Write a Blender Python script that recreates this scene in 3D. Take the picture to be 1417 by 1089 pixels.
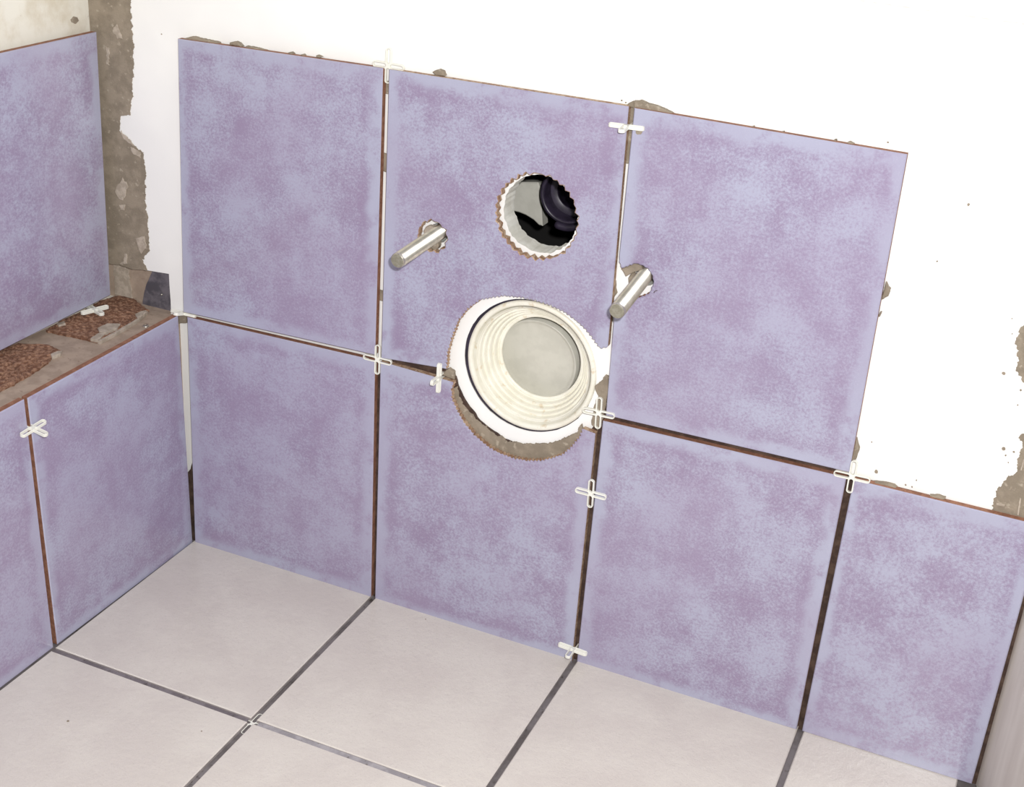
import bpy, bmesh, math, random
from mathutils import Vector, Matrix
from mathutils.geometry import tessellate_polygon
from mathutils import noise as mnoise

for o in list(bpy.data.objects): bpy.data.objects.remove(o)
scene = bpy.context.scene
COL = scene.collection
rnd = random.Random(7)

# ------------------------------------------------------------------ camera
W_PX, H_PX, F_PX = 1417, 1089, 1853.87
CAM = Vector((0.7086, -0.9431, 0.7241))
YAW, PITCH, ROLL = -0.3800, -0.4403, 0.0715
fwd = Vector((math.sin(YAW)*math.cos(PITCH), math.cos(YAW)*math.cos(PITCH), math.sin(PITCH)))
r0 = Vector((math.cos(YAW), -math.sin(YAW), 0)); u0 = r0.cross(fwd)
RIGHT = r0*math.cos(ROLL) + u0*math.sin(ROLL)
UP = -r0*math.sin(ROLL) + u0*math.cos(ROLL)
cd = bpy.data.cameras.new('camera'); cam = bpy.data.objects.new('camera', cd); COL.objects.link(cam)
cd.sensor_width = 36; cd.sensor_fit = 'HORIZONTAL'; cd.lens = 36*F_PX/W_PX
cd.clip_start = 0.01
cam.matrix_world = Matrix(((RIGHT.x, UP.x, -fwd.x, CAM.x), (RIGHT.y, UP.y, -fwd.y, CAM.y), (RIGHT.z, UP.z, -fwd.z, CAM.z), (0, 0, 0, 1)))
scene.camera = cam

# ------------------------------------------------------------------ light
world = bpy.data.worlds.new('world'); scene.world = world; world.use_nodes = True
bg = world.node_tree.nodes['Background']
bg.inputs[0].default_value = (1.0, 0.97, 0.94, 1); bg.inputs[1].default_value = 0.36
fl = bpy.data.lights.new('camera_flash', 'POINT'); fl.energy = 42; fl.color = (1.0, 0.985, 0.97); fl.shadow_soft_size = 0.012
flash = bpy.data.objects.new('camera_flash', fl); COL.objects.link(flash)
flash.location = CAM + RIGHT*0.035 + UP*0.04 - fwd*0.01
vs = scene.view_settings
vs.view_transform = 'Standard'; vs.look = 'None'; vs.gamma = 1.0; vs.exposure = 0.0; vs.use_curve_mapping = False

# ------------------------------------------------------------------ helpers
def at(u, v, axis, val):
    """point of the plane <axis>=val that is seen at photo pixel (u, v)"""
    d = fwd + RIGHT*((u-W_PX/2)/F_PX) + UP*((H_PX/2-v)/F_PX)
    return CAM + d*((val-CAM[axis])/d[axis])

class Frame:
    def __init__(s, o, U, V):
        s.o, s.U, s.V = Vector(o), Vector(U).normalized(), Vector(V).normalized(); s.N = s.U.cross(s.V)
    def loc(s, p): d = Vector(p)-s.o; return (d.dot(s.U), d.dot(s.V))
    def mat(s): return Matrix(((s.U.x, s.V.x, s.N.x, s.o.x), (s.U.y, s.V.y, s.N.y, s.o.y), (s.U.z, s.V.z, s.N.z, s.o.z), (0, 0, 0, 1)))
def back_frame(x=0, z=0, y=0): return Frame((x, y, z), (1, 0, 0), (0, 0, 1))
def left_frame(x, y=0, z=0): return Frame((x, y, z), (0, 1, 0), (0, 0, 1))
def floor_frame(x=0, y=0, z=0): return Frame((x, y, z), (1, 0, 0), (0, 1, 0))

def obj(name, me, mats, parent=None, frame=None, label=None, cat=None, group=None, kind=None, smooth=False):
    o = bpy.data.objects.new(name, me); COL.objects.link(o)
    for m in (mats if isinstance(mats, (list, tuple)) else [mats]): me.materials.append(m)
    M = frame.mat() if frame else Matrix.Identity(4)
    if parent:
        o.parent = parent; o.matrix_basis = parent.matrix_basis.inverted() @ M if not parent.parent else (parent.parent.matrix_basis @ parent.matrix_basis).inverted() @ M
    else: o.matrix_basis = M
    if label: o['label'] = label
    if cat: o['category'] = cat
    if group: o['group'] = group
    if kind: o['kind'] = kind
    if smooth:
        for p in me.polygons: p.use_smooth = True
    return o

def empty(name, loc, label, cat, group=None):
    o = bpy.data.objects.new(name, None); COL.objects.link(o); o.location = loc; o.empty_display_size = 0.01
    o.matrix_basis = Matrix.Translation(loc)
    o['label'] = label; o['category'] = cat
    if group: o['group'] = group
    return o

def area2(l): return sum(l[i][0]*l[(i+1) % len(l)][1]-l[(i+1) % len(l)][0]*l[i][1] for i in range(len(l)))
def ccw(l): return list(l) if area2(l) > 0 else list(reversed(l))
def inset(l, d):
    """offset a ccw loop to its inside by d (negative: outside)"""
    n = len(l); out = []
    for i in range(n):
        a, b, c = Vector(l[i-1]), Vector(l[i]), Vector(l[(i+1) % n])
        e1, e2 = (b-a), (c-b)
        if e1.length < 1e-9 or e2.length < 1e-9: out.append(tuple(b)); continue
        e1.normalize(); e2.normalize()
        n1, n2 = Vector((-e1.y, e1.x)), Vector((-e2.y, e2.x))
        m = n1+n2
        if m.length < 1e-6: out.append(tuple(b)); continue
        m.normalize(); k = min(1/max(m.dot(n1), 0.3), 1.6)
        out.append(tuple(b+m*d*k))
    return out

def prism(outer, holes=(), top=0.0, bottom=-0.008, bev=0.0, hole_bev=None, uvbox=None):
    """solid between local heights bottom..top; material 0 on the face and outer bevel, 1 on sides, back and hole bevels"""
    outer = ccw(outer); holes = [ccw(h) for h in holes]
    hb = bev if hole_bev is None else hole_bev
    bm = bmesh.new(); uvl = bm.loops.layers.uv.new('UVMap')
    def ring(l, z): return [bm.verts.new((p[0], p[1], z)) for p in l]
    def band(a, b, m):
        n = len(a)
        for i in range(n):
            try:
                f = bm.faces.new((a[i], a[(i+1) % n], b[(i+1) % n], b[i])); f.material_index = m
            except ValueError: pass
    def cap(loops, vr, m, flip):
        tris = tessellate_polygon([[Vector((p[0], p[1], 0)) for p in l] for l in loops])
        flat = [v for r in vr for v in r]
        for t in tris:
            vv = [flat[i] for i in t]
            if len(set(vv)) < 3: continue
            try:
                f = bm.faces.new(vv); f.material_index = m
            except ValueError: pass
    L0 = [inset(outer, bev) if bev else outer] + [inset(h, -hb) if hb else h for h in holes]
    L1 = [outer]+holes
    r0_ = [ring(l, top) for l in L0]
    r1_ = [ring(l, top-bev) if (bev and i == 0) else (ring(l, top-hb) if (hb and i) else r0_[i]) for i, l in enumerate(L1)]
    r2_ = [ring(l, bottom) for l in L1]
    cap(L0, r0_, 0, False); cap(L1, r2_, 1, True)
    for i in range(len(L1)):
        if r1_[i] is not r0_[i]: band(r0_[i], r1_[i], 0 if i == 0 else 1)
        band(r1_[i], r2_[i], 1)
    bmesh.ops.recalc_face_normals(bm, faces=bm.faces)
    if uvbox:
        x0, y0, x1, y1 = uvbox
        for f in bm.faces:
            for lp in f.loops: lp[uvl].uv = ((lp.vert.co.x-x0)/(x1-x0), (lp.vert.co.y-y0)/(y1-y0))
    me = bpy.data.meshes.new('m'); bm.to_mesh(me); bm.free(); return me

def subdiv(l, step, closed=True):
    out = []; n = len(l)
    for i in range(n if closed else n-1):
        a, b = Vector(l[i]), Vector(l[(i+1) % n]); k = max(1, int((b-a).length/step))
        out += [tuple(a.lerp(b, j/k)) for j in range(k)]
    if not closed: out.append(tuple(l[-1]))
    return out
def ragged(l, step=0.0015, amp=0.0006, seed=0, closed=True, keep=None):
    """subdivide and jitter an outline so that it reads as broken or trowelled"""
    s = subdiv(l, step, closed); out = []
    for i, p in enumerate(s):
        if keep and keep(p): out.append(p); continue
        q = Vector((p[0], p[1], seed*1.37))
        dx = mnoise.noise(q*260)*amp*1.6 + mnoise.noise(q*900+Vector((3, 1, 0)))*amp
        dy = mnoise.noise(q*260+Vector((9, 4, 2)))*amp*1.6 + mnoise.noise(q*900+Vector((7, 5, 1)))*amp
        out.append((p[0]+dx, p[1]+dy))
    return out
def circle(cx, cy, r, n=64, jag=0.0, teeth=0, seed=0):
    out = []
    for i in range(n):
        a = 2*math.pi*i/n
        rr = r + jag*(mnoise.noise(Vector((math.cos(a)*9, math.sin(a)*9, seed))) + 0.55*(abs(((a*teeth/(2*math.pi)) % 1)-0.5)*4-1 if teeth else 0))
        out.append((cx+rr*math.cos(a), cy+rr*math.sin(a)))
    return out
def box_mesh(x0, x1, y0, y1, z0, z1):
    bm = bmesh.new(); bmesh.ops.create_cube(bm, size=1)
    for v in bm.verts: v.co = Vector((x0+(v.co.x+.5)*(x1-x0), y0+(v.co.y+.5)*(y1-y0), z0+(v.co.z+.5)*(z1-z0)))
    me = bpy.data.meshes.new('m'); bm.to_mesh(me); bm.free(); return me
def lathe(profile, n=96, wob=None):
    """profile of (radius, depth); axis = local z (towards the room)"""
    bm = bmesh.new(); rings = []
    for k, (r, z) in enumerate(profile):
        if r < 1e-6: rings.append([bm.verts.new((0, 0, z))]); continue
        rings.append([bm.verts.new(((r)*math.cos(2*math.pi*i/n), (r)*math.sin(2*math.pi*i/n), z)) for i in range(n)])
    for a, b in zip(rings, rings[1:]):
        for i in range(n):
            j = (i+1) % n
            if len(a) == 1: bm.faces.new((a[0], b[i], b[j]))
            elif len(b) == 1: bm.faces.new((a[i], a[j], b[0]))
            else: bm.faces.new((a[i], a[j], b[j], b[i]))
    bmesh.ops.recalc_face_normals(bm, faces=bm.faces)
    me = bpy.data.meshes.new('m'); bm.to_mesh(me); bm.free(); return me
def tube_mesh(pts, r, n=20, capped=True):
    bm = bmesh.new(); rings = []; pts = [Vector(p) for p in pts]
    ref = Vector((0.31, 0.2, 0.93))
    for i, p in enumerate(pts):
        t = (pts[min(i+1, len(pts)-1)]-pts[max(i-1, 0)]).normalized()
        a = t.cross(ref).normalized(); b = t.cross(a)
        rr = r[i] if isinstance(r, (list, tuple)) else r
        rings.append([bm.verts.new(p+(a*math.cos(2*math.pi*k/n)+b*math.sin(2*math.pi*k/n))*rr) for k in range(n)])
    for a, b in zip(rings, rings[1:]):
        for k in range(n): bm.faces.new((a[k], a[(k+1) % n], b[(k+1) % n], b[k]))
    if capped: bm.faces.new(rings[0]); bm.faces.new(rings[-1])
    bmesh.ops.recalc_face_normals(bm, faces=bm.faces)
    me = bpy.data.meshes.new('m'); bm.to_mesh(me); bm.free(); return me

# ------------------------------------------------------------------ materials
def srgb(r, g, b):
    f = lambda c: c/12.92 if c <= 0.04045 else ((c+0.055)/1.055)**2.4
    return (f(r/255), f(g/255), f(b/255), 1)
class NT:
    def __init__(s, name):
        s.m = bpy.data.materials.new(name); s.m.use_nodes = True; s.t = s.m.node_tree; s.b = s.t.nodes['Principled BSDF']
    def n(s, typ, **kw):
        nd = s.t.nodes.new(typ)
        for k, v in kw.items():
            if k.startswith('i_'): nd.inputs[int(k[2:]) if k[2:].isdigit() else k[2:].replace('_', ' ')].default_value = v
            else: setattr(nd, k, v)
        return nd
    def l(s, a, b): s.t.links.new(a, b)
    def math(s, op, a, b=None, c=None, clamp=False):
        nd = s.n('ShaderNodeMath', operation=op, use_clamp=clamp)
        for i, v in enumerate((a, b, c)):
            if v is None: continue
            if isinstance(v, (int, float)): nd.inputs[i].default_value = v
            else: s.l(v, nd.inputs[i])
        return nd.outputs[0]
    def noise(s, vec, scale, detail=3, rough=0.55):
        nd = s.n('ShaderNodeTexNoise'); nd.inputs['Scale'].default_value = scale; nd.inputs['Detail'].default_value = detail; nd.inputs['Roughness'].default_value = rough
        s.l(vec, nd.inputs['Vector']); return nd.outputs['Fac']
    def smooth(s, v, lo, hi, a=0.0, b=1.0):
        nd = s.n('ShaderNodeMapRange', interpolation_type='SMOOTHSTEP'); s.l(v, nd.inputs[0])
        for i, x in zip((1, 2, 3, 4), (lo, hi, a, b)): nd.inputs[i].default_value = x
        return nd.outputs[0]
    def mix(s, f, a, b):
        nd = s.n('ShaderNodeMix', data_type='RGBA')
        for sock, v in ((nd.inputs[0], f), (nd.inputs[6], a), (nd.inputs[7], b)):
            if isinstance(v, (tuple, float, int)): sock.default_value = v
            else: s.l(v, sock)
        return nd.outputs[2]
    def coords(s, random_shift=True):
        tc = s.n('ShaderNodeTexCoord')
        if not random_shift: return tc.outputs['Object'], tc
        oi = s.n('ShaderNodeObjectInfo'); ad = s.n('ShaderNodeVectorMath', operation='MULTIPLY_ADD')
        cmb = s.n('ShaderNodeCombineXYZ')
        s.l(oi.outputs['Random'], cmb.inputs[0]); s.l(oi.outputs['Random'], cmb.inputs[1]); s.l(oi.outputs['Random'], cmb.inputs[2])
        s.l(cmb.outputs[0], ad.inputs[0]); ad.inputs[1].default_value = (7.3, 3.1, 5.7); s.l(tc.outputs['Object'], ad.inputs[2])
        return ad.outputs[0], tc
    def bump(s, h, strength, dist):
        nd = s.n('ShaderNodeBump'); nd.inputs['Strength'].default_value = strength; nd.inputs['Distance'].default_value = dist
        s.l(h, nd.inputs['Height']); s.l(nd.outputs[0], s.b.inputs['Normal'])
    def set(s, col=None, rough=None, metal=None, spec=None):
        if col is not None:
            if isinstance(col, tuple): s.b.inputs['Base Color'].default_value = col
            else: s.l(col, s.b.inputs['Base Color'])
        if rough is not None:
            if isinstance(rough, (int, float)): s.b.inputs['Roughness'].default_value = rough
            else: s.l(rough, s.b.inputs['Roughness'])
        if metal is not None: s.b.inputs['Metallic'].default_value = metal
        if spec is not None: s.b.inputs['Specular IOR Level'].default_value = spec
        return s.m

def mat_glaze():
    t = NT('lavender_glaze'); v, tc = t.coords()
    sep = t.n('ShaderNodeSeparateXYZ'); t.l(tc.outputs['UV'], sep.inputs[0])
    ex = t.math('MULTIPLY', t.math('SUBTRACT', 0.5, t.math('ABSOLUTE', t.math('SUBTRACT', sep.outputs[0], 0.5))), 0.20)
    ey = t.math('MULTIPLY', t.math('SUBTRACT', 0.5, t.math('ABSOLUTE', t.math('SUBTRACT', sep.outputs[1], 0.5))), 0.25)
    d = t.math('MINIMUM', ex, ey)
    wob = t.noise(v, 45, 2)
    d = t.math('ADD', d, t.math('MULTIPLY', t.math('SUBTRACT', wob, 0.5), 0.016))
    inner = t.smooth(d, 0.004, 0.016)
    band = t.math('MULTIPLY', t.smooth(d, 0.007, 0.013), t.smooth(d, 0.014, 0.026, 1, 0))
    big = t.noise(v, 20, 4, 0.6); mid = t.noise(v, 70, 4, 0.7); fine = t.noise(v, 480, 3, 0.75)
    streak_map = t.n('ShaderNodeMapping'); streak_map.inputs['Scale'].default_value = (90, 16, 10); t.l(v, streak_map.inputs[0])
    streak = t.noise(streak_map.outputs[0], 1, 2)
    s = t.math('MULTIPLY_ADD', big, 0.9, t.math('MULTIPLY', mid, 0.42))
    s = t.math('ADD', s, t.math('MULTIPLY', band, 0.07))
    s = t.math('ADD', s, t.math('MULTIPLY', t.math('SUBTRACT', streak, 0.5), 0.16))
    s = t.math('ADD', s, t.math('MULTIPLY', t.math('SUBTRACT', fine, 0.5), 1.0))
    inner = t.math('MAXIMUM', inner, t.math('MULTIPLY', t.smooth(t.noise(v, 38, 3), 0.48, 0.62), t.smooth(d, -0.004, 0.004, 0.15, 0.8)))
    f = t.math('MULTIPLY', t.smooth(s, 0.42, 0.92), inner)
    c = t.mix(f, srgb(173, 174, 196), srgb(149, 135, 163))
    fac2 = t.smooth(t.noise(v, 8, 2), 0.42, 0.62)
    c = t.mix(t.math('MULTIPLY', fac2, 0.30), c, srgb(162, 149, 176))
    # chalky pale grain of the glaze
    g = t.math('MULTIPLY', t.smooth(t.noise(v, 900, 1), 0.56, 0.72), 0.20)
    c = t.mix(g, c, srgb(190, 188, 206))
    t.bump(t.math('ADD', t.math('MULTIPLY', mid, 0.7), t.math('MULTIPLY', fine, 0.35)), 0.35, 0.0006)
    return t.set(c, 0.20, 0, 0.5)
def mat_simple(name, c1, c2, scale, rough, bump=0.3, dist=0.001, c3=None, fine=None, metal=0, spec=0.5, lo=0.4, hi=0.62):
    t = NT(name); v, tc = t.coords()
    n = t.noise(v, scale, 5, 0.62)
    c = t.mix(t.smooth(n, lo, hi), srgb(*c1), srgb(*c2))
    if c3: c = t.mix(t.smooth(t.noise(v, scale*3.1, 3), 0.6, 0.72), c, srgb(*c3))
    f = t.noise(v, fine or scale*6, 3, 0.7)
    t.bump(t.math('ADD', n, t.math('MULTIPLY', f, 0.5)), bump, dist)
    return t.set(c, rough, metal, spec)

GLAZE = mat_glaze()
BISCUIT = mat_simple('terracotta_biscuit', (134, 92, 72), (156, 112, 90), 160, 0.9, 0.4, 0.0004, c3=(104, 68, 52))
CHIP = mat_simple('chipped_biscuit', (150, 116, 92), (190, 165, 140), 220, 0.9, 0.5, 0.0005, c3=(225, 215, 200))
MORTAR = mat_simple('grey_brown_mortar', (136, 125, 110), (154, 142, 126), 60, 0.92, 0.6, 0.0012, c3=(172, 161, 145), fine=700)
ADHES = mat_simple('dark_adhesive', (62, 46, 40), (86, 68, 58), 90, 0.95, 0.6, 0.001, fine=700)
CEMENT = mat_simple('sandy_cement', (160, 143, 128), (176, 158, 142), 70, 0.95, 0.4, 0.0006, c3=(148, 128, 114), fine=900)
GYPSUM = mat_simple('gypsum_edge', (232, 231, 222), (246, 246, 240), 90, 0.9, 0.5, 0.0012, fine=500)
WHITE_PLASTIC = mat_simple('white_plastic', (236, 236, 226), (242, 242, 234), 30, 0.38, 0.02, 0.0002)
CREAM_PLASTIC = mat_simple('cream_rubber', (232, 229, 214), (240, 238, 226), 40, 0.42, 0.06, 0.0004, c3=(222, 211, 188))
GREY_PLASTIC = mat_simple('grey_plastic', (196, 194, 184), (204, 202, 192), 60, 0.5, 0.05, 0.0003)
BLACK_RUBBER = mat_simple('black_rubber', (38, 33, 46), (54, 47, 64), 70, 0.38, 0.1, 0.0004)
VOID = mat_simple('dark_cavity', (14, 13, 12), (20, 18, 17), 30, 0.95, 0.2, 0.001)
STEEL = mat_simple('zinc_steel', (196, 192, 182), (212, 208, 200), 120, 0.32, 0.05, 0.0002, metal=1.0)
STEEL_END = mat_simple('cut_steel', (150, 146, 130), (168, 164, 150), 300, 0.6, 0.3, 0.0003, metal=0.5)
PLATE = mat_simple('dull_sheet_metal', (92, 90, 98), (124, 120, 128), 80, 0.5, 0.1, 0.0003, metal=0.3)
PAD = mat_simple('rusty_residue', (120, 82, 62), (170, 132, 108), 260, 0.95, 1.0, 0.0025, c3=(98, 62, 44), fine=800)
PALE_RESIDUE = mat_simple('pale_residue', (168, 156, 142), (190, 178, 164), 160, 0.9, 0.5, 0.001)
PENCIL = mat_simple('pencil_line', (214, 206, 204), (232, 226, 224), 300, 0.9, 0.1, 0.0002)
FLOOR_JOINT = mat_simple('grey_floor_joint', (100, 94, 94), (126, 120, 122), 30, 0.9, 0.4, 0.0008, c3=(70, 62, 58), fine=500)
def mat_plaster():
    t = NT('white_painted_plaster'); v, tc = t.coords(False)
    mp = t.n('ShaderNodeMapping'); mp.inputs['Scale'].default_value = (18, 40, 260); t.l(v, mp.inputs[0])
    br = t.noise(mp.outputs[0], 1, 4, 0.65); n = t.noise(v, 8, 3); f = t.noise(v, 500, 2)
    c = t.mix(t.smooth(n, 0.4, 0.65), srgb(244, 244, 243), srgb(250, 250, 248))
    t.bump(t.math('ADD', br, t.math('MULTIPLY', f, 0.3)), 0.22, 0.0006)
    return t.set(c, 0.75, 0, 0.3)
PLASTER = mat_plaster()
def mat_old():
    t = NT('dirty_cream_plaster'); v, tc = t.coords(False)
    n = t.noise(v, 22, 5, 0.6); sp = t.noise(v, 70, 3)
    c = t.mix(t.smooth(n, 0.42, 0.66), srgb(232, 229, 218), srgb(212, 204, 186))
    c = t.mix(t.math('MULTIPLY', t.smooth(sp, 0.66, 0.76), 0.7), c, srgb(120, 100, 80))
    t.bump(n, 0.4, 0.002); return t.set(c, 0.85)
OLD = mat_old()
def mat_floor():
    t = NT('pale_floor_glaze'); v, tc = t.coords()
    n = t.noise(v, 16, 4, 0.6); m = t.noise(v, 160, 3, 0.6); f = t.noise(v, 700, 2)
    c = t.mix(t.smooth(n, 0.36, 0.66), srgb(214, 207, 200), srgb(221, 215, 207))
    c = t.mix(t.math('MULTIPLY', t.smooth(f, 0.55, 0.75), 0.35), c, srgb(193, 184, 178))
    t.bump(t.math('ADD', m, t.math('MULTIPLY', f, 0.3)), 0.45, 0.001)
    return t.set(c, 0.15, 0, 0.5)
FLOOR_GLAZE = mat_floor()
FLOOR_BODY = mat_simple('grey_floor_body', (150, 142, 140), (168, 160, 158), 90, 0.9, 0.3, 0.0005)
def mat_panel():
    t = NT('beige_panel'); v, tc = t.coords(False)
    mp = t.n('ShaderNodeMapping'); mp.inputs['Scale'].default_value = (1, 30, 4); t.l(v, mp.inputs[0])
    n = t.noise(mp.outputs[0], 1, 4)
    c = t.mix(t.smooth(n, 0.35, 0.7), srgb(216, 210, 204), srgb(196, 188, 182))
    t.bump(n, 0.1, 0.001); return t.set(c, 0.6)
PANEL = mat_panel()

# ------------------------------------------------------------------ key dimensions (metres)
H1, GAP, TT = 0.2429, 0.0054, 0.0062        # lower row height, joint, tile thickness
WALL_Y = 0.0085                             # face of the plaster behind the tiles
LED = 0.0785                                # depth of the ledge
PIPE = (0.3442, 0.2706); FLUSH = (0.3420, 0.4020)
BOLT1 = (0.2535, 0.3690); BOLT2 = (0.4335, 0.3690)
BF = back_frame()
def bp(u, v, y=0.0): p = at(u, v, 1, y); return (p.x, p.z)
def bps(l, y=0.0, ox=0, oy=0, s=1.0): return [bp(ox+a/s, oy+b/s, y) for a, b in l]

# ------------------------------------------------------------------ setting
# floor slab; the tiles stand 4 mm proud of the jointing level
floor = obj('floor', box_mesh(-0.02, 1.02, -0.62, 0.20, -0.05, -0.0035), FLOOR_JOINT, kind='structure',
            label='floor of pale beige square tiles with dark open joints')
XJ = [0.2020, 0.4074, 0.6128, 0.745]
xs = [(0.0010, XJ[0]), (XJ[0]+GAP, XJ[1]), (XJ[1]+GAP, XJ[2]), (XJ[2]+GAP, XJ[3])]
ys = [(-0.2008, -0.0003+0.007), (-0.4060, -0.2062), (-0.6115, -0.4115)]
for (ya, yb) in ys:
    for (xa, xb) in xs:
        w, h = xb-xa, yb-ya
        me = prism([(0, 0), (w, 0), (w, h), (0, h)], top=0, bottom=-0.008, bev=0.0009, uvbox=(0, 0, w, h))
        obj('floor_tile', me, [FLOOR_GLAZE, FLOOR_BODY], floor, floor_frame(xa, ya, 0))

# back wall: a white plastered board, cut through for the drain, the flush pipe, the bolts and the corner notch
NOTCH_T = [bp(152, 365, WALL_Y), bp(166, 366.5, WALL_Y), bp(184, 372.5, WALL_Y), bp(200, 373.5, WALL_Y), bp(233.7, 379, WALL_Y)]
NOTCH_R = [bp(234.5, 395, WALL_Y), bp(236, 415, WALL_Y), (bp(236.6, 431, WALL_Y)[0], 0.2365)]
bx_r = 0.95
outer = [(-0.12, -0.03), (bx_r, -0.03), (bx_r, 0.95), (-0.12, 0.95), (-0.12, NOTCH_T[0][1])] + NOTCH_T + NOTCH_R + [(-0.12, 0.2365)]
bighole = circle(PIPE[0]-0.0022, PIPE[1]-0.0012, 0.0592, 96, 0.0005, 0, 3)
smallhole = circle(FLUSH[0], FLUSH[1], 0.0318, 90, 0.0016, 0, 5)
wall_back = obj('wall_back', prism(outer, [bighole, smallhole, circle(*BOLT1, 0.0085, 20, 0.001), circle(*BOLT2, 0.0085, 20, 0.001)],
                top=0, bottom=-0.0205), [PLASTER, GYPSUM], None, back_frame(0, 0, WALL_Y), kind='structure',
                label='back wall of white painted plaster half covered with lavender tiles')
# closed service cavity behind the board
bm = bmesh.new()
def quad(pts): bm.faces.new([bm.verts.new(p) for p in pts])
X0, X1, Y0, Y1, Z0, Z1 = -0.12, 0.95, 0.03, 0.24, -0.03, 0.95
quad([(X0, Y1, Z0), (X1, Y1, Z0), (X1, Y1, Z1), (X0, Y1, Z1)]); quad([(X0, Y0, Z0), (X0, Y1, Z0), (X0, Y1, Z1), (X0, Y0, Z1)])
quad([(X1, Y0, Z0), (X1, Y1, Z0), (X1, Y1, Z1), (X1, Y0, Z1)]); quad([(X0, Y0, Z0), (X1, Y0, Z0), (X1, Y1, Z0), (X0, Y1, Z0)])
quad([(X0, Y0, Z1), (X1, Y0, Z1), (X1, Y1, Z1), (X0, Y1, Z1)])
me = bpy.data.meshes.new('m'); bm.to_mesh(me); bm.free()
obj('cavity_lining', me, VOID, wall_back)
wall_left = obj('wall_left', box_mesh(-0.16, -0.0905, -0.62, WALL_Y, -0.03, 0.95), OLD, kind='structure', label='left wall of stained cream plaster above lavender tiles')
pa = math.radians(18); PFR = Frame((0.7588, WALL_Y, -0.0045), (math.cos(pa), math.sin(pa), 0), (-math.sin(pa), math.cos(pa), 0))
wall_right = obj('wall_right', box_mesh(0, 0.03, -0.62, -0.0005, 0, 0.36), PANEL, None, PFR, kind='structure', label='low beige side panel meeting the tiled wall')
LEDGE_Z = 0.2375
ledge = obj('ledge', box_mesh(-0.0905, -0.0095, -0.62, WALL_Y, -0.02, LEDGE_Z), CEMENT, kind='structure', label='boxed cement ledge faced with lavender tiles')

# ------------------------------------------------------------------ wall tiles
def wall_tile(corners, parent, frame_fn, holes=(), extra=None, mats=None):
    """corners: plane points (u, v) of the full outline; extra: replaced outline for broken tiles"""
    xs_ = [c[0] for c in corners]; ys_ = [c[1] for c in corners]
    x0, y0, x1, y1 = min(xs_), min(ys_), max(xs_), max(ys_)
    fr = frame_fn(x0, y0)
    sh = lambda l: [(a-x0, b-y0) for a, b in l]
    me = prism(sh(extra or corners), [sh(h) for h in holes], top=0, bottom=-TT, bev=0.0008, hole_bev=0.0007, uvbox=(0, 0, x1-x0, y1-y0))
    return obj('wall_tile', me, mats or [GLAZE, BISCUIT], parent, fr)
bfr = lambda a, b: back_frame(a, b, 0)
def jag(l, seed, amp=0.0011):
    s = subdiv(l, 0.0011, False); out = []
    for i, p in enumerate(s):
        if i in (0, len(s)-1): out.append(p); continue
        a, b = Vector(s[i-1]), Vector(s[i+1]); t = (b-a).normalized(); n = Vector((-t.y, t.x))
        k = ((i % 3)-1)*amp*0.55 + mnoise.noise(Vector((i*0.61, seed, 0)))*amp
        q = Vector(p)+n*k; out.append((q.x, q.y))
    return out
Z5 = dict(ox=580, oy=390, s=4.033)
A = bps([(245.6, 53.6), (529.6, 94.5), (518.6, 491.5), (253.3, 432)])
wall_tile(A, wall_back, bfr)
# tile with the flush hole; its lower right is cut by the drain hole
B_TL, B_TR, B_BL = bp(537.9, 96), bp(869.7, 147.5), bp(527, 495.5)
arcB = bps([(1052, 360), (1030, 372), (1005, 370), (975, 330), (930, 270), (870, 215), (800, 165), (720, 130), (640, 105), (560, 88), (470, 80), (400, 90),
            (340, 102), (270, 150), (215, 220), (180, 310), (155, 400), (150, 488)], **Z5)
B_full = [B_TL, B_TR, bp(836, 568), B_BL]
flush_tile_hole = circle(FLUSH[0], FLUSH[1], 0.0342, 132, 0.0016, 33, 2)
bolt1_hole = circle(BOLT1[0]-0.0015, BOLT1[1]-0.0005, 0.0128, 44, 0.0014, 11, 8)
wall_tile(B_full, wall_back, bfr, [flush_tile_hole, bolt1_hole], extra=[B_TL, B_TR]+jag(arcB, 1)+[B_BL], mats=[GLAZE, CHIP])
# tile right of it, notched on its left edge around the second bolt
C_TL, C_TR, C_BR, C_BL = bp(877.5, 149.7), bp(1255.3, 213.8), bp(1175, 654), bp(838, 575)
Z6 = dict(ox=820, oy=350, s=10.89)
arcC = bps([(395, 60), (398, 140), (432, 240), (520, 205), (640, 160), (740, 190), (830, 245), (895, 340), (915, 460), (880, 540), (850, 610), (770, 650),
            (660, 690), (560, 720), (420, 740), (335, 760)], **Z6)
C_full = [C_TL, C_TR, C_BR, C_BL]
wall_tile(C_full, wall_back, bfr, extra=[C_TR, C_TL]+jag(arcC, 4, 0.0005)+[C_BL, C_BR])
L1 = bps([(258.5, 439.0), (518.4, 499), (513, 826.5), (269.5, 750.5)]); wall_tile(L1, wall_back, bfr)
L2_TL, L2_BL, L2_BR = bp(526, 500.5), bp(518.5, 828.5), bp(790.5, 917)
arcL = bps([(190, 562), (178, 600), (180, 650), (210, 720), (250, 790), (310, 860), (380, 920), (440, 955), (520, 985), (600, 1000), (680, 1000), (740, 985),
            (800, 965), (850, 920), (890, 870), (912, 822)], **Z5)
wall_tile([L2_TL, bp(828, 576), L2_BR, L2_BL], wall_back, bfr, extra=[L2_BL, L2_TL]+jag(arcL, 6)+[bp(823.5, 600.5), L2_BR], mats=[GLAZE, CHIP])
L3 = bps([(834, 582.5), (1171, 661), (1101.8, 1010), (797.5, 919.5)]); wall_tile(L3, wall_back, bfr)
p4a, p4b, p4c, p4d = bp(1181, 664), bp(1417, 722), bp(1109.6, 1012), bp(1345, 1083)
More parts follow.
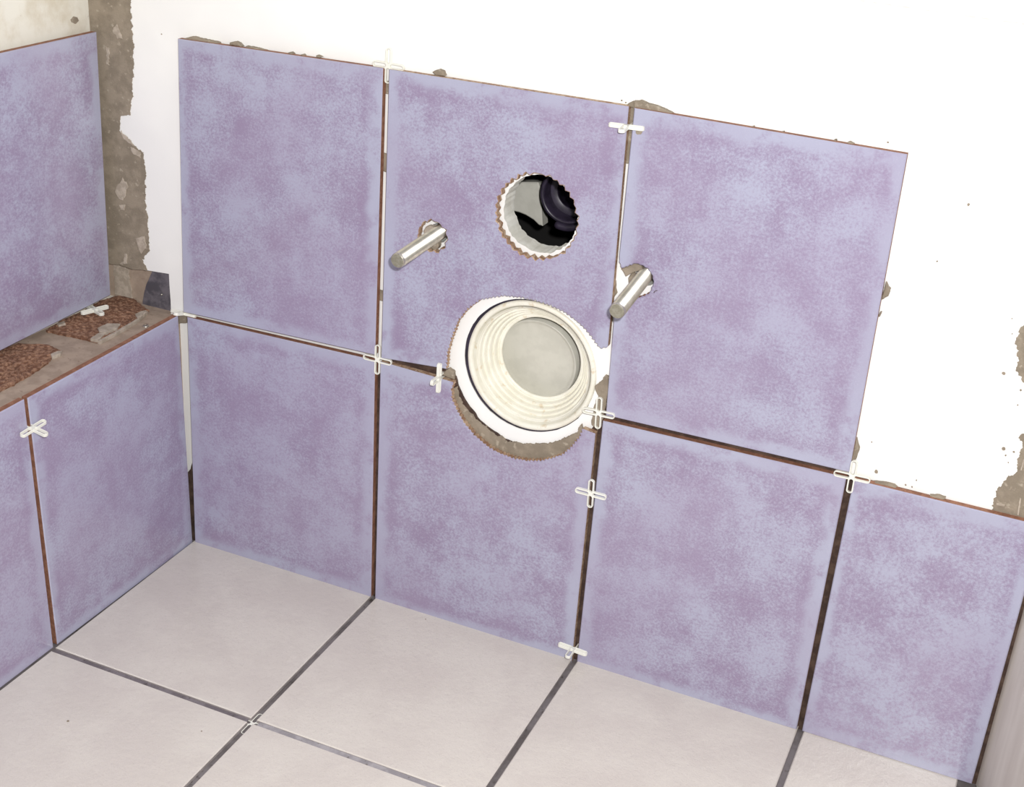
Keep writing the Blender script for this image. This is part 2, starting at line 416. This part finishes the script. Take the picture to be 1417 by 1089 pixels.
x4 = 0.7570; k4 = (x4-p4a[0])/(p4b[0]-p4a[0]); z4 = p4a[1]+(p4b[1]-p4a[1])*k4
wall_tile([p4a, (x4, z4), (p4d[0], 0.0), p4c], wall_back, bfr)
# ledge front (plane x = 0) and upper left wall (plane x = -LED)
def lp(u, v, x=0.0): p = at(u, v, 0, x); return (p.y, p.z)
lfr0 = lambda a, b: left_frame(0, a, b)
F1 = [lp(38.6, 551), lp(246.8, 437), lp(266.8, 751), lp(80, 892)]; wall_tile(F1, ledge, lfr0)
q = lp(34.2, 552.5), lp(74.4, 896); wall_tile([(q[0][0]-0.2, q[0][1]-0.002), q[0], q[1], (q[1][0]-0.2, 0.0005)], ledge, lfr0)
wall_tile([(-0.6115, 0.2405), (-0.4125, 0.2405), (-0.4125, 0.0005), (-0.6115, 0.0005)], ledge, lfr0)
lfr1 = lambda a, b: left_frame(-LED, a, b)
def ul(u, v): return lp(u, v, -LED)
tA, tB, bA, bB = ul(0, 74), ul(134, 44.3), ul(0, 486), ul(153.4, 408.7)
ext = lambda a, b, y: (y, b[1]+(a[1]-b[1])*(y-b[0])/(a[0]-b[0]))
wall_tile([ext(tA, tB, -0.198), tB, bB, ext(bA, bB, -0.198)], wall_left, lfr1)
wall_tile([(-0.4025, 0.4885), (-0.2035, 0.4885), (-0.2035, 0.2425), (-0.4025, 0.2425)], wall_left, lfr1)
wall_tile([(-0.6080, 0.4885), (-0.4080, 0.4885), (-0.4080, 0.2425), (-0.6080, 0.2425)], wall_left, lfr1)

# ------------------------------------------------------------------ adhesive beds (between tile backs and plaster)
def slab(name, poly, m, parent, y_front, y_back, bev=0.0, holes=(), label=None, frame=None, kind=None):
    fr = frame or BF
    me = prism(poly, holes, top=-y_front, bottom=-y_back, bev=bev)
    return obj(name, me, [m, m], parent, fr, label=label, kind=kind)
bed = [(-0.0090, -0.0034), (0.7635, -0.0034), (0.7635, 0.236), (0.7500, 0.2415), (0.6150, 0.2428), (0.6128, 0.2500), (0.405, 0.2500)]
bed_hole = circle(PIPE[0]-0.001, PIPE[1]-0.004, 0.0705, 120, 0.0014, 0, 11)
# lower bed: follows the drain cut-out from below, leaves the corner strip of plaster bare higher up
cut = [p for p in bed_hole]
ang = lambda p: math.atan2(p[1]-PIPE[1], p[0]-PIPE[0])
low_arc = sorted([p for p in cut if -math.pi*0.90 < ang(p) < math.radians(-12)], key=ang, reverse=True)
bed_poly = bed + [(0.405, 0.256)] + low_arc + [(0.2700, 0.2500), (0.2085, 0.2500), (0.2060, 0.2405), (0.0065, 0.2395), (0.0062, 0.0980), (0.0030, 0.0960), (0.0010, 0.0900), (-0.0020, 0.0820), (-0.0030, 0.0780), (-0.0090, 0.0700)]
slab('adhesive_bed', bed_poly, ADHES, wall_back, 0.0064, WALL_Y)
slab('adhesive_bed', ragged(inset(ccw(A), 0.006), 0.004, 0.0015, 2), MORTAR, wall_back, 0.0063, WALL_Y)
slab('adhesive_bed', ragged(inset(ccw([C_TL, C_TR, C_BR, C_BL]), 0.005)[0:0] or [(0.452, 0.262), (0.607, 0.262), (0.607, 0.492), (0.452, 0.492)], 0.004, 0.0015, 3), MORTAR, wall_back, 0.0063, WALL_Y)
slab('adhesive_bed', ragged([(0.213, 0.262), (0.258, 0.262), (0.258, 0.345), (0.213, 0.345)], 0.004, 0.0015, 4), MORTAR, wall_back, 0.0063, WALL_Y)
slab('adhesive_bed', ragged([(0.213, 0.446), (0.398, 0.446), (0.398, 0.490), (0.213, 0.490)], 0.004, 0.0015, 5), MORTAR, wall_back, 0.0063, WALL_Y)
# grey mortar showing below the drain and at both sides of it (on the plaster face)
cres = bps([(178, 600), (215, 580), (235, 660), (290, 725), (360, 795), (430, 850), (500, 885), (580, 905), (660, 905), (740, 898), (820, 870), (880, 840), (905, 790),
            (935, 850), (880, 930), (800, 1010), (640, 1050), (480, 1030), (330, 950), (200, 810), (150, 690)], 0.0075, **Z5)
slab('mortar_crescent', ragged(cres, 0.0008, 0.0009, 21), MORTAR, wall_back, 0.0056, WALL_Y, 0.0003, label='grey mortar showing under the drain cut-out')
slab('mortar_patch', ragged(bps([(130, 510), (165, 480), (195, 500), (200, 540), (160, 530)], 0.006, **Z5), 0.001, 0.0003, 22), MORTAR, wall_back, 0.004, WALL_Y, 0.0006)
slab('mortar_patch', ragged(bps([(980, 580), (1010, 560), (1040, 520), (1060, 530), (1050, 640), (1030, 760), (1000, 830), (960, 800), (975, 700), (1000, 640), (985, 610)], 0.0066, **Z5), 0.001, 0.0004, 23), MORTAR, wall_back, 0.0062, WALL_Y, 0.0004)
slab('mortar_patch', ragged(bps([(325, 380), (350, 430), (350, 540), (368, 600), (330, 660), (280, 720), (300, 500)], 0.007, **Z6), 0.001, 0.0002, 24), MORTAR, wall_back, 0.0066, WALL_Y, 0.0003)
slab('mortar_patch', ragged(bps([(432, 240), (520, 200), (640, 150), (740, 190), (760, 250), (650, 280), (560, 320), (505, 350), (470, 290)], 0.004, **Z6), 0.001, 0.0002, 25), MORTAR, wall_back, 0.003, WALL_Y, 0.0006)
slab('mortar_patch', ragged(bps([(535, 370), (600, 290), (650, 300), (640, 400), (590, 470), (545, 470)], 0.0066, **Z6), 0.001, 0.0003, 26), MORTAR, wall_back, 0.006, WALL_Y, 0.0008)
# mortar spots in the two upper vertical joints
def spot(u0, v0, u1, v1, w, yf=0.0065, seed=0):
    a, b = bp(u0, v0, yf), bp(u1, v1, yf); d = w
    slab('mortar_patch', ragged([(a[0]-d, a[1]), (a[0]+d, a[1]), (b[0]+d, b[1]), (b[0]-d, b[1])], 0.001, 0.0004, seed), MORTAR, wall_back, yf, WALL_Y, 0.0003)
spot(535, 112, 535, 130, 0.003, seed=31); spot(532, 212, 531, 238, 0.003, seed=32); spot(526, 402, 525, 416, 0.003, seed=33)
spot(874, 148, 867, 226, 0.003, seed=34)
# bits of mortar squeezed out over the tile edges
CR = [
 [(249, 54.5), (262, 51.5), (268, 50.5), (275, 53), (290, 56), (302, 58.5), (303, 61), (250, 56)],
 [(318, 58.5), (325, 57.5), (331, 60), (335, 64.5), (318, 62)], [(341, 64), (352, 66), (368, 69.5), (368, 71.5), (341, 67)],
 [(399, 73), (402, 72), (405, 74), (405, 76), (399, 75)], [(416, 75.5), (419, 75), (421, 77.5), (416, 77)], [(438, 76), (441, 77), (445, 80), (438, 80)],
 [(599, 99), (602, 97.5), (607, 96), (613, 98.5), (615.5, 105), (603, 104)],
 [(877, 139.5), (887, 139), (896, 143), (909, 147), (920, 151.5), (932, 157.5), (919, 157), (878, 151)],
 [(868, 145), (870, 143), (878, 140), (878, 149), (870, 148)],
 [(1040, 175), (1043, 174.5), (1044, 178), (1040, 177)], [(1081, 182), (1084, 182), (1084, 185), (1081, 184.5)],
 [(1154, 193.5), (1157, 193), (1158, 197), (1154, 196.5)], [(1172, 197.5), (1176, 196), (1182, 199.5), (1176, 200.5)],
 [(1226, 391), (1232, 400), (1229, 409), (1219, 416)], [(1185, 607), (1189, 622), (1185, 636), (1177, 638)], [(1217, 433), (1219.5, 433), (1218, 438), (1215.5, 438)],
 [(1208, 667), (1221, 668), (1237, 671.5), (1242, 677), (1225, 673)], [(1287, 686), (1300, 687), (1308, 690), (1303, 693), (1289, 690)],
]
for i, c in enumerate(CR):
    poly = ragged(bps(c, 0.0045), 0.0008, 0.0003, 40+i)
    slab('mortar_crumb', poly, MORTAR, wall_back, 0.0035, WALL_Y, 0.0007)
SPK = [(1212.5, 652.5, 2.6), (1206.5, 612, .9), (1389, 621, 2.2), (1253.6, 671, 1.2), (1262, 674, 1.2), (1268, 664.6, 1.1), (1389, 517, 2.2), (1401, 462, .8), (1400.5, 441, .8),
       (1403, 625, 1.4), (1392, 630, 1.2), (223, 47, .9), (860, 139, 1.2), (866, 142, 1.0), (1340, 283, 1.6), (1229, 197, 1.2), (1297, 362, 1.0), (1412, 540, 1.2), (1408, 560, 1.0), (1395, 640, 1.0)]
for i, (u, v, r) in enumerate(SPK):
    c = bp(u, v, 0.008)
    slab('mortar_crumb', ragged(circle(c[0], c[1], r*0.00055, 10), 0.0006, 0.0003, 70+i), MORTAR, wall_back, 0.0077, WALL_Y, 0.0001)

GROUT = mat_simple('pale_grout', (150, 146, 150), (172, 168, 172), 60, 0.9, 0.4, 0.0006, c3=(118, 110, 108), fine=600)
GROUT2 = mat_simple('dusty_grout', (112, 105, 110), (132, 125, 130), 60, 0.9, 0.4, 0.0006, c3=(84, 76, 76), fine=600)
slab('grout_line', ragged([(0.2110, -0.2061), (0.7450, -0.2061), (0.7450, -0.2009), (0.2110, -0.2009)], 0.004, 0.0002, 131), GROUT, floor, 0.0013, 0.0038, 0.0, frame=floor_frame())
slab('grout_line', ragged([(0.0012, -0.2061), (0.2000, -0.2061), (0.2000, -0.2009), (0.0012, -0.2009)], 0.004, 0.0002, 132), GROUT2, floor, 0.0022, 0.0038, 0.0, frame=floor_frame())
for u, v, r in ((94, 998, 1.5), (279, 1012, .8), (589, 857, .7)):
    c = at(u, v, 2, 0); slab('mortar_crumb', ragged(circle(c.x, c.y, r*0.0007, 10), 0.0006, 0.0003, int(u)), MORTAR, floor, -0.0006, 0.0004, 0.0002, frame=floor_frame())
slab('mortar_patch', ragged(bps([(880, 180), (889, 179), (889, 183), (887, 186), (882, 186), (880, 184)], 0), 0.001, 0.0002, 133), MORTAR, wall_back, -0.0003, 0.0004, 0.0001)
slab('mortar_patch', ragged(bps([(904, 404.5), (907, 402), (910, 401.5), (909.5, 402.5), (907, 403), (905, 405.5)], 0), 0.001, 0.0001, 134), ADHES, wall_back, -0.0003, 0.0004, 0.0001)
slab('stain_hole', ragged([lp(97, 27, -0.0905), lp(101, 22.5, -0.0905), (lp(107, 24, -0.0905)), lp(109, 29, -0.0905), lp(104, 33, -0.0905), lp(99, 31, -0.0905)], 0.001, 0.0004, 135), MORTAR, wall_left, -0.0004, 0.0004, 0.0002, frame=left_frame(-0.0905))
# exposed mortar strip in the left corner, ragged where the white paint stops
zl = [(640, 0), (645, 100), (655, 220), (655, 350), (650, 470), (635, 560), (592, 568), (585, 640), (640, 700), (700, 745), (715, 850), (715, 1000), (722, 1063)]
zl2 = [(700, 90), (705, 160), (668, 200), (692, 250)]
edge = [(bp(160, -160, WALL_Y))] + bps(zl, WALL_Y, 0, 0, 3.5425) + bps(zl2, WALL_Y, 0, 300, 3.4025)
edge_r = ragged(edge, 0.0006, 0.0011, 51, closed=False)
strip = edge_r + [NOTCH_T[3], NOTCH_T[2], NOTCH_T[1], NOTCH_T[0], (-0.0905, NOTCH_T[0][1]), (-0.0905, edge_r[0][1])]
slab('mortar_strip', strip, MORTAR, wall_back, 0.0078, WALL_Y, label='bare grey mortar strip beside the white paint')
for i, l in enumerate([[(550, 150), (572, 118), (590, 160), (598, 185), (575, 190)], [(560, 940), (600, 870), (628, 915), (605, 985), (580, 970)], [(585, 1005), (615, 1000), (610, 1030), (590, 1030)],
                       [(640, 720), (690, 745), (690, 775), (650, 750)], [(590, 640), (640, 690), (650, 715), (605, 680)], [(520, 230), (535, 235), (535, 320), (522, 320)]]):
    slab('plaster_fleck', ragged(bps(l, 0.0075, 0, 0, 3.5425), 0.001, 0.0008, 90+i), PALE_RESIDUE, wall_back, 0.0072, 0.0080, 0.0003)
for l, sd in (([(640, 100), (680, 90), (690, 140), (665, 175), (645, 130)], 97), ([(585, 175), (598, 175), (598, 222), (570, 226), (562, 220), (582, 212)], 98)):
    slab('plaster_fleck', ragged(bps(l, 0.0075, 0, 300, 3.4025), 0.001, 0.0005, sd), PALE_RESIDUE, wall_back, 0.0072, 0.0080, 0.0003)
# bare mortar at the right hand side
ZR = dict(ox=1340, oy=420, s=3.632)
for i, l in enumerate([[(420, 60), (300, 85), (270, 120), (245, 180), (250, 260), (245, 335), (268, 385), (290, 410), (420, 420)],
                       [(420, 600), (300, 640), (258, 660), (265, 720), (245, 800), (250, 845), (205, 870), (150, 925), (130, 990), (118, 1050), (220, 1085), (420, 1130)]]):
    slab('mortar_strip', ragged(bps(l, WALL_Y, **ZR), 0.0007, 0.0011, 55+i), MORTAR, wall_back, 0.0077, WALL_Y)
for i, l in enumerate([[(245, 1060), (258, 975), (266, 980), (252, 1065)], [(262, 838), (276, 780), (283, 790), (270, 838)], [(140, 1000), (185, 1010), (180, 1020), (140, 1012)]]):
    slab('plaster_fleck', ragged(bps(l, 0.0075, **ZR), 0.001, 0.0002, 61+i), PALE_RESIDUE, wall_back, 0.0070, 0.0078, 0.0002)
# pencil guide line
pl = [bp(1190, -0.6, WALL_Y), bp(1300, 15.5, WALL_Y), bp(1417, 32.0, WALL_Y), bp(1500, 44, WALL_Y)]
slab('pencil_line', pl+[(a, b-0.0011) for a, b in reversed(pl)], PENCIL, wall_back, WALL_Y-0.0001, WALL_Y+0.0002)

obj('notch_base', box_mesh(-0.0905, -0.0216, WALL_Y-0.0002, 0.0179, 0.2300, LEDGE_Z), CEMENT, ledge)
# corner notch: mortar backing and a dull metal plate
slab('notch_backing', [(-0.125, 0.20), (-0.01, 0.20), (-0.01, 0.30), (-0.125, 0.30)], CEMENT, wall_back, 0.0180, 0.0289)
slab('notch_patch', ragged([(-0.0895, 0.239), (-0.070, 0.239), (-0.072, 0.268), (-0.0895, 0.271)], 0.002, 0.0008, 66), PALE_RESIDUE, wall_back, 0.0165, 0.0182, 0.0004)
Zn = dict(ox=130, oy=340, s=9.073)
plate_poly = bps([(700, 395), (660, 480), (630, 590), (612, 700), (615, 800), (990, 880), (1000, 340), (740, 300)], 0.0140, **Zn)
pl_o = empty('metal_plate', Vector((-0.03, 0.0140, 0.238)), 'dark grey sheet metal plate set in the wall notch above the ledge', 'plate')
slab('sheet', plate_poly, PLATE, pl_o, 0.0140, 0.0179)
c = at(130+852/9.073, 340+612/9.073, 1, 0.0140)
obj('screw', lathe([(0, 0.0012), (0.0006, 0.0010), (0.0010, 0.0004), (0.0011, 0)], 16), STEEL, pl_o, back_frame(c.x, c.z, 0.0140), smooth=True)

# ------------------------------------------------------------------ ledge details
def gp(u, v, z): p = at(u, v, 2, z); return (p.x, p.y)
Zg = dict(s=4.7357)
def gps(l, z, ox=0, oy=350, s=4.7357): return [gp(ox+a/s, oy+b/s, z) for a, b in l]
def rough_pad(poly, th, label, seed, dome=0.0):
    poly = ragged(poly, 0.0025, 0.0008, seed); poly = ccw(poly)
    cx = sum(p[0] for p in poly)/len(poly); cy = sum(p[1] for p in poly)/len(poly)
    bm = bmesh.new(); K = 16; rings = []
    for k in range(K+1):
        t = 1-k/K
        row = []
        for (x, y) in poly:
            X, Y = cx+(x-cx)*t, cy+(y-cy)*t
            z = th*(0.75+0.35*mnoise.noise(Vector((X*160, Y*160, seed)))+0.45*mnoise.noise(Vector((X*520, Y*520, seed+3)))) if k else th*0.55
            row.append(bm.verts.new((X, Y, LEDGE_Z+z)))
        rings.append(row)
    base_r = [bm.verts.new((x, y, LEDGE_Z-0.0002)) for x, y in poly]
    rings.insert(0, base_r); n = len(poly)
    for a, b in zip(rings, rings[1:]):
        for i in range(n): bm.faces.new((a[i], a[(i+1) % n], b[(i+1) % n], b[i]))
    bmesh.ops.remove_doubles(bm, verts=bm.verts, dist=1e-7); bmesh.ops.recalc_face_normals(bm, faces=bm.faces)
    me = bpy.data.meshes.new('m'); bm.to_mesh(me); bm.free()
    return obj('residue_patch', me, PAD, ledge, label=label)
pad_z = LEDGE_Z+0.002
rough_pad(gps([(300, 505), (400, 440), (540, 380), (660, 310), (780, 276), (880, 300), (970, 372), (900, 440), (780, 500), (640, 578), (480, 545)], pad_z), 0.0032,
          'squared patch of rough rusty brown residue near the metal plate', 81)
rough_pad(gps([(-60, 650), (120, 590), (320, 600), (405, 640), (340, 690), (250, 760), (100, 850), (0, 900), (-120, 930)], pad_z), 0.0032,
          'rounded patch of rough rusty brown residue on the ledge', 83)
def gslab(name, l, m, z0, z1, seed, bev=0.0004, amp=0.0004, label=None):
    return slab(name, ragged(gps(l, z1), 0.0015, amp, seed), m, ledge, -z1, -z0, bev, frame=floor_frame(), label=label)
gslab('residue_fleck', [(640, 490), (700, 460), (790, 462), (760, 495), (690, 520), (650, 510)], PALE_RESIDUE, LEDGE_Z+.001, LEDGE_Z+.0042, 85)
gslab('residue_fleck', [(590, 560), (640, 525), (690, 520), (640, 570)], PALE_RESIDUE, LEDGE_Z+.001, LEDGE_Z+.0036, 86)
gslab('residue_fleck', [(885, 400), (910, 385), (960, 372), (965, 382), (900, 425)], PALE_RESIDUE, LEDGE_Z+.001, LEDGE_Z+.004, 87)
gslab('residue_fleck', [(640, 575), (760, 510), (880, 440), (965, 388), (970, 380), (900, 440), (770, 520), (655, 580)], PALE_RESIDUE, LEDGE_Z, LEDGE_Z+.003, 88, 0.0002, 0.0001)
gslab('residue_fleck', [(330, 660), (380, 640), (405, 640), (400, 655), (340, 680)], PALE_RESIDUE, LEDGE_Z, LEDGE_Z+.003, 89, 0.0003, 0.0002)
gslab('residue_fleck', [(370, 460), (420, 445), (430, 460), (385, 475)], PALE_RESIDUE, LEDGE_Z+.001, LEDGE_Z+.004, 84)
c = at(955/4.7357, 350+475/4.7357, 2, LEDGE_Z+0.001)
obj('screw_head', lathe([(0.0007, 0.0012), (0.0012, 0.0016), (0.0024, 0.0014), (0.0028, 0.0006), (0.0028, 0)], 20), STEEL, ledge, floor_frame(c.x, c.y, LEDGE_Z-0.0002), label='tiny steel screw head', smooth=True)
# mortar dab at the top of the corner joint and the light strip below it
slab('mortar_patch', ragged(bps([(247, 438.5), (252, 434.5), (257, 436), (257, 447), (247, 448)], 0.003), 0.001, 0.0003, 92), MORTAR, wall_back, 0.003, WALL_Y, 0.0004)

# ------------------------------------------------------------------ drain connector
dr = empty('drain_connector', Vector((PIPE[0], WALL_Y, PIPE[1])), 'cream white ribbed drain connector in the large round cut-out', 'pipe fitting')
FR = back_frame(PIPE[0], PIPE[1], 0)
# local z points to the room: depth y = -z
collar = [(0.0480, -0.034), (0.0500, -0.0110), (0.0570, -0.0100), (0.0578, -0.0080), (0.0574, -0.0064), (0.0560, -0.0056), (0.0545, -0.0056), (0.0534, -0.0064), (0.0528, -0.0080), (0.0520, -0.0095)]
prof = list(collar)
ob_c = obj('collar', lathe(prof), CREAM_PLASTIC, dr, FR, smooth=True)
obj('gap_shade_ring', lathe([(0.0560, -0.0095), (0.0585, -0.0090), (0.0610, -0.0095), (0.0612, -0.0120)]), BLACK_RUBBER, dr, back_frame(PIPE[0]-0.0012, PIPE[1]-0.0006, 0), smooth=True)  # added black ring standing in for the shade in the gap beside the collar
rib = []
NR = 5
for k in range(NR*8+1):
    t = k/(NR*8); r = 0.0524-0.0146*t; z = -0.0090-0.0205*t + 0.0014*math.cos(2*math.pi*NR*t)
    rib.append((r, z))
rib += [(0.0370, -0.0284), (0.0362, -0.0286), (0.0358, -0.0294), (0.0362, -0.0312), (0.0372, -0.0322), (0.0400, -0.0332), (0.0465, -0.0340), (0.0465, -0.060)]
obj('ribbed_seal', lathe(rib), CREAM_PLASTIC, dr, FR, smooth=True)
cap = [(0.0375, -0.060), (0.0375, -0.0405), (0.0368, -0.0400), (0.0345, -0.0432), (0.0325, -0.0440), (0.024, -0.0437), (0.012, -0.0433), (0, -0.0432)]
obj('end_cap', lathe(cap), GREY_PLASTIC, dr, back_frame(PIPE[0]-0.0092, PIPE[1]-0.0100, 0), label='grey closing cap deep inside the connector', smooth=True)
obj('pipe_body', lathe([(0.0465, -0.059), (0.0490, -0.034), (0.0490, -0.19), (0.0, -0.19)]), BLACK_RUBBER, dr, FR, smooth=True)

# ------------------------------------------------------------------ flush pipe in the upper hole
fc = at(785, 272, 1, 0.075)
fp = empty('flush_pipe', Vector((fc.x, 0.075, fc.z)), 'black rubber flush pipe socket inside the small round hole', 'pipe fitting')
FF = back_frame(fc.x, fc.z, 0.075)
obj('socket_ring', lathe([(0.0205, -0.020), (0.0208, -0.002), (0.0216, 0.0), (0.0238, 0.0004), (0.0248, -0.0010), (0.0250, -0.004), (0.0242, -0.010), (0.0236, -0.03), (0.0236, -0.060)]), BLACK_RUBBER, fp, FF, smooth=True)
obj('inner_bend', tube_mesh([(fc.x-0.002, 0.094, fc.z-0.001), (fc.x, 0.104, fc.z), (fc.x+0.004, 0.118, fc.z+0.006), (fc.x+0.012, 0.130, fc.z+0.02)], [0.0207, 0.0200, 0.0195, 0.019], 40), BLACK_RUBBER, fp, smooth=True)
obj('inner_lip', lathe([(0.0205, -0.014), (0.0150, -0.0145), (0.0142, -0.0152), (0.0150, -0.017), (0.0205, -0.018)]), BLACK_RUBBER, fp, FF, smooth=True)
clip = []
for k in range(13):
    a = math.radians(-108+52*k/12); clip.append((fc.x+0.0262*math.cos(a), 0.0735, fc.z+0.0262*math.sin(a)))
obj('clip', tube_mesh(clip, [0.0022]+[0.0034]*11+[0.0022], 14), BLACK_RUBBER, fp, smooth=True)
# pale cistern wall seen to the left of the socket
Z4 = dict(ox=660, oy=210, s=6.405)
cis = bps([(290, 270), (540, 272), (560, 330), (570, 500), (580, 660), (545, 650), (500, 605), (430, 562), (370, 538), (300, 522), (200, 520), (200, 270)], 0.112, **Z4)
ci = slab('cistern_panel', cis, GREY_PLASTIC, None, 0.112, 0.125, 0.001)
ci['label'] = 'pale grey cistern panel seen through the small round hole'; ci['category'] = 'panel'

# ------------------------------------------------------------------ mounting bolts
def bolt(base, tip_px, label):
    tip = at(tip_px[0], tip_px[1], 1, -0.058); b = Vector((base[0], 0.0, base[1])); d = (b-tip).normalized()
    e = empty('mounting_bolt', Vector((b.x, 0.0, b.z)), label, 'bolt', 'mounting bolts sticking out of the tiles')
    R_ = 0.0062; z = -d
    X = Vector((1, 0, 0)); X = (X-z*X.dot(z)).normalized(); Y = z.cross(X)
    fr = Frame(tip, X, Y)
    L = (b-tip).length+0.05
    th = [(R_-0.00034*(k % 2), -L+0.00025*k) for k in range(int((L-0.0015)/0.00025))]
    obj('shank', lathe([(0, -L)] + th + [(R_, -0.0012), (R_*0.97, -0.0006), (R_*0.90, -0.0001)], 48), STEEL, e, fr)
    obj('end_face', lathe([(R_*0.90, -0.0001), (R_*0.86, 0.0002), (0, 0.0002)], 48), STEEL_END, e, fr)
    return e
bolt(BOLT1, (549.5, 361), 'shiny steel bolt through a drilled hole inside the flush hole tile')
bolt(BOLT2, (853.5, 431), 'shiny steel bolt at the tile joint beside bare white plaster')
# mortar plug around the first bolt
slab('mortar_patch', ragged(circle(BOLT1[0]-0.0065, BOLT1[1]+0.001, 0.0052, 18), 0.001, 0.0006, 101), PALE_RESIDUE, wall_back, 0.004, 0.0095, 0.0008)
slab('mortar_patch', ragged(circle(BOLT1[0]-0.001, BOLT1[1]-0.0092, 0.0042, 18), 0.001, 0.0006, 102), MORTAR, wall_back, 0.0025, 0.0095, 0.0008)

# ------------------------------------------------------------------ tile spacers
def spacer_mesh(solid=False):
    L, hw, r, sw = 0.0140, 0.0026, 0.0022, 0.0015
    arm = [(hw, hw)]
    q = []
    for k in range(4):
        c, s = round(math.cos(k*math.pi/2)), round(math.sin(k*math.pi/2))
        a = [(hw, -hw)] + [(L-r+r*math.cos(t)*1.0, -hw+(hw-hw*0) * 0 + (hw)*(1+math.sin(t))) for t in [math.radians(-90+180*j/8) for j in range(9)]] + []
        q += [(x*c-y*s, x*s+y*c) for x, y in a]
    holes = []
    for k in range(4):
        c, s = round(math.cos(k*math.pi/2)), round(math.sin(k*math.pi/2))
        h = [(0.0034+sw*math.cos(t), sw*math.sin(t)) for t in [math.radians(90+180*j/6) for j in range(7)]] + \
            [(L-0.0022+sw*math.cos(t), sw*math.sin(t)) for t in [math.radians(-90+180*j/6) for j in range(7)]]
        holes.append([(x*c-y*s, x*s+y*c) for x, y in h])
    return prism(q, holes, top=0.0013, bottom=-0.0013, bev=0.0003)
SP = spacer_mesh()
SP.materials.append(WHITE_PLASTIC); SP.materials.append(WHITE_PLASTIC)
def spacer(o, U, V, label):
    fr = Frame(o, U, V); fr.V = (fr.V-fr.U*fr.U.dot(fr.V)).normalized(); fr.N = fr.U.cross(fr.V)
    s = bpy.data.objects.new('tile_spacer', SP); COL.objects.link(s); s.matrix_basis = fr.mat()
    s['label'] = label; s['category'] = 'spacer'; s['group'] = 'white plastic tile spacers'
    return s
def rotxz(deg): a = math.radians(deg); return (math.cos(a), 0, math.sin(a)), (-math.sin(a), 0, math.cos(a))
U, V = rotxz(-1); spacer(at(537.5, 91, 1, 0.0035), U, V, 'white cross spacer standing up against the white wall above the tile tops')
spacer(at(867, 175, 1, -0.0020), (1, 0.02, 0.03), (0, 1, 0.05), 'white spacer stuck edgeways in the top end of the joint above a bolt')
U, V = rotxz(0); spacer(at(522.5, 497.5, 1, 0.0006), U, V, 'white cross spacer sunk flush where four lavender tiles meet')
spacer(at(607.5, 523, 1, -0.0022), (0.02, 1, 0), (0, 0, 1), 'white spacer stuck edgeways in the joint touching the drain cut-out')
U, V = rotxz(2); spacer(at(828.5, 571.5, 1, -0.0010), U, V, 'white cross spacer at the joint corner beside the ribbed drain connector')
U, V = rotxz(-14)
spacer(at(817.5, 683, 1, -0.0030), (0.996, 0, 0.0), (0.16, -0.10, 0.98), 'loose white cross spacer halfway down the joint under the drain')
spacer(at(792.5, 898, 1, -0.0022), (1, 0, -0.06), (0.0, 1, 0.0), 'white spacer stuck edgeways in the joint just above the floor')
U, V = rotxz(1); spacer(at(1179, 659.5, 1, 0.0008), U, V, 'white cross spacer at the step in the tiling below bare white wall')
spacer(at(46, 592.5, 0, 0.0030), (0.0, 1, 0.05), (-1, 0.10, 0.20), 'white spacer stuck edgeways in the joint of the ledge front')
a1, a2 = at(112, 433.5, 2, LEDGE_Z+0.006), at(150, 424, 2, LEDGE_Z+0.006); d_ = (a2-a1).normalized()
spacer((a1+a2)/2, d_, Vector((0, 0, 1)).cross(d_), 'white spacer lying on the brown residue on top of the ledge')
spacer(at(254, 433.5, 1, 0.0040), (1, 0, 0.0), (0, 0.96, -0.28), 'white spacer jammed in the inner corner at the end of the ledge')
spacer(Vector((0.2047, -0.2035, -0.0046)), (1, 0, 0), (0, 1, 0), 'white cross spacer sunk in the floor where four beige tiles meet')
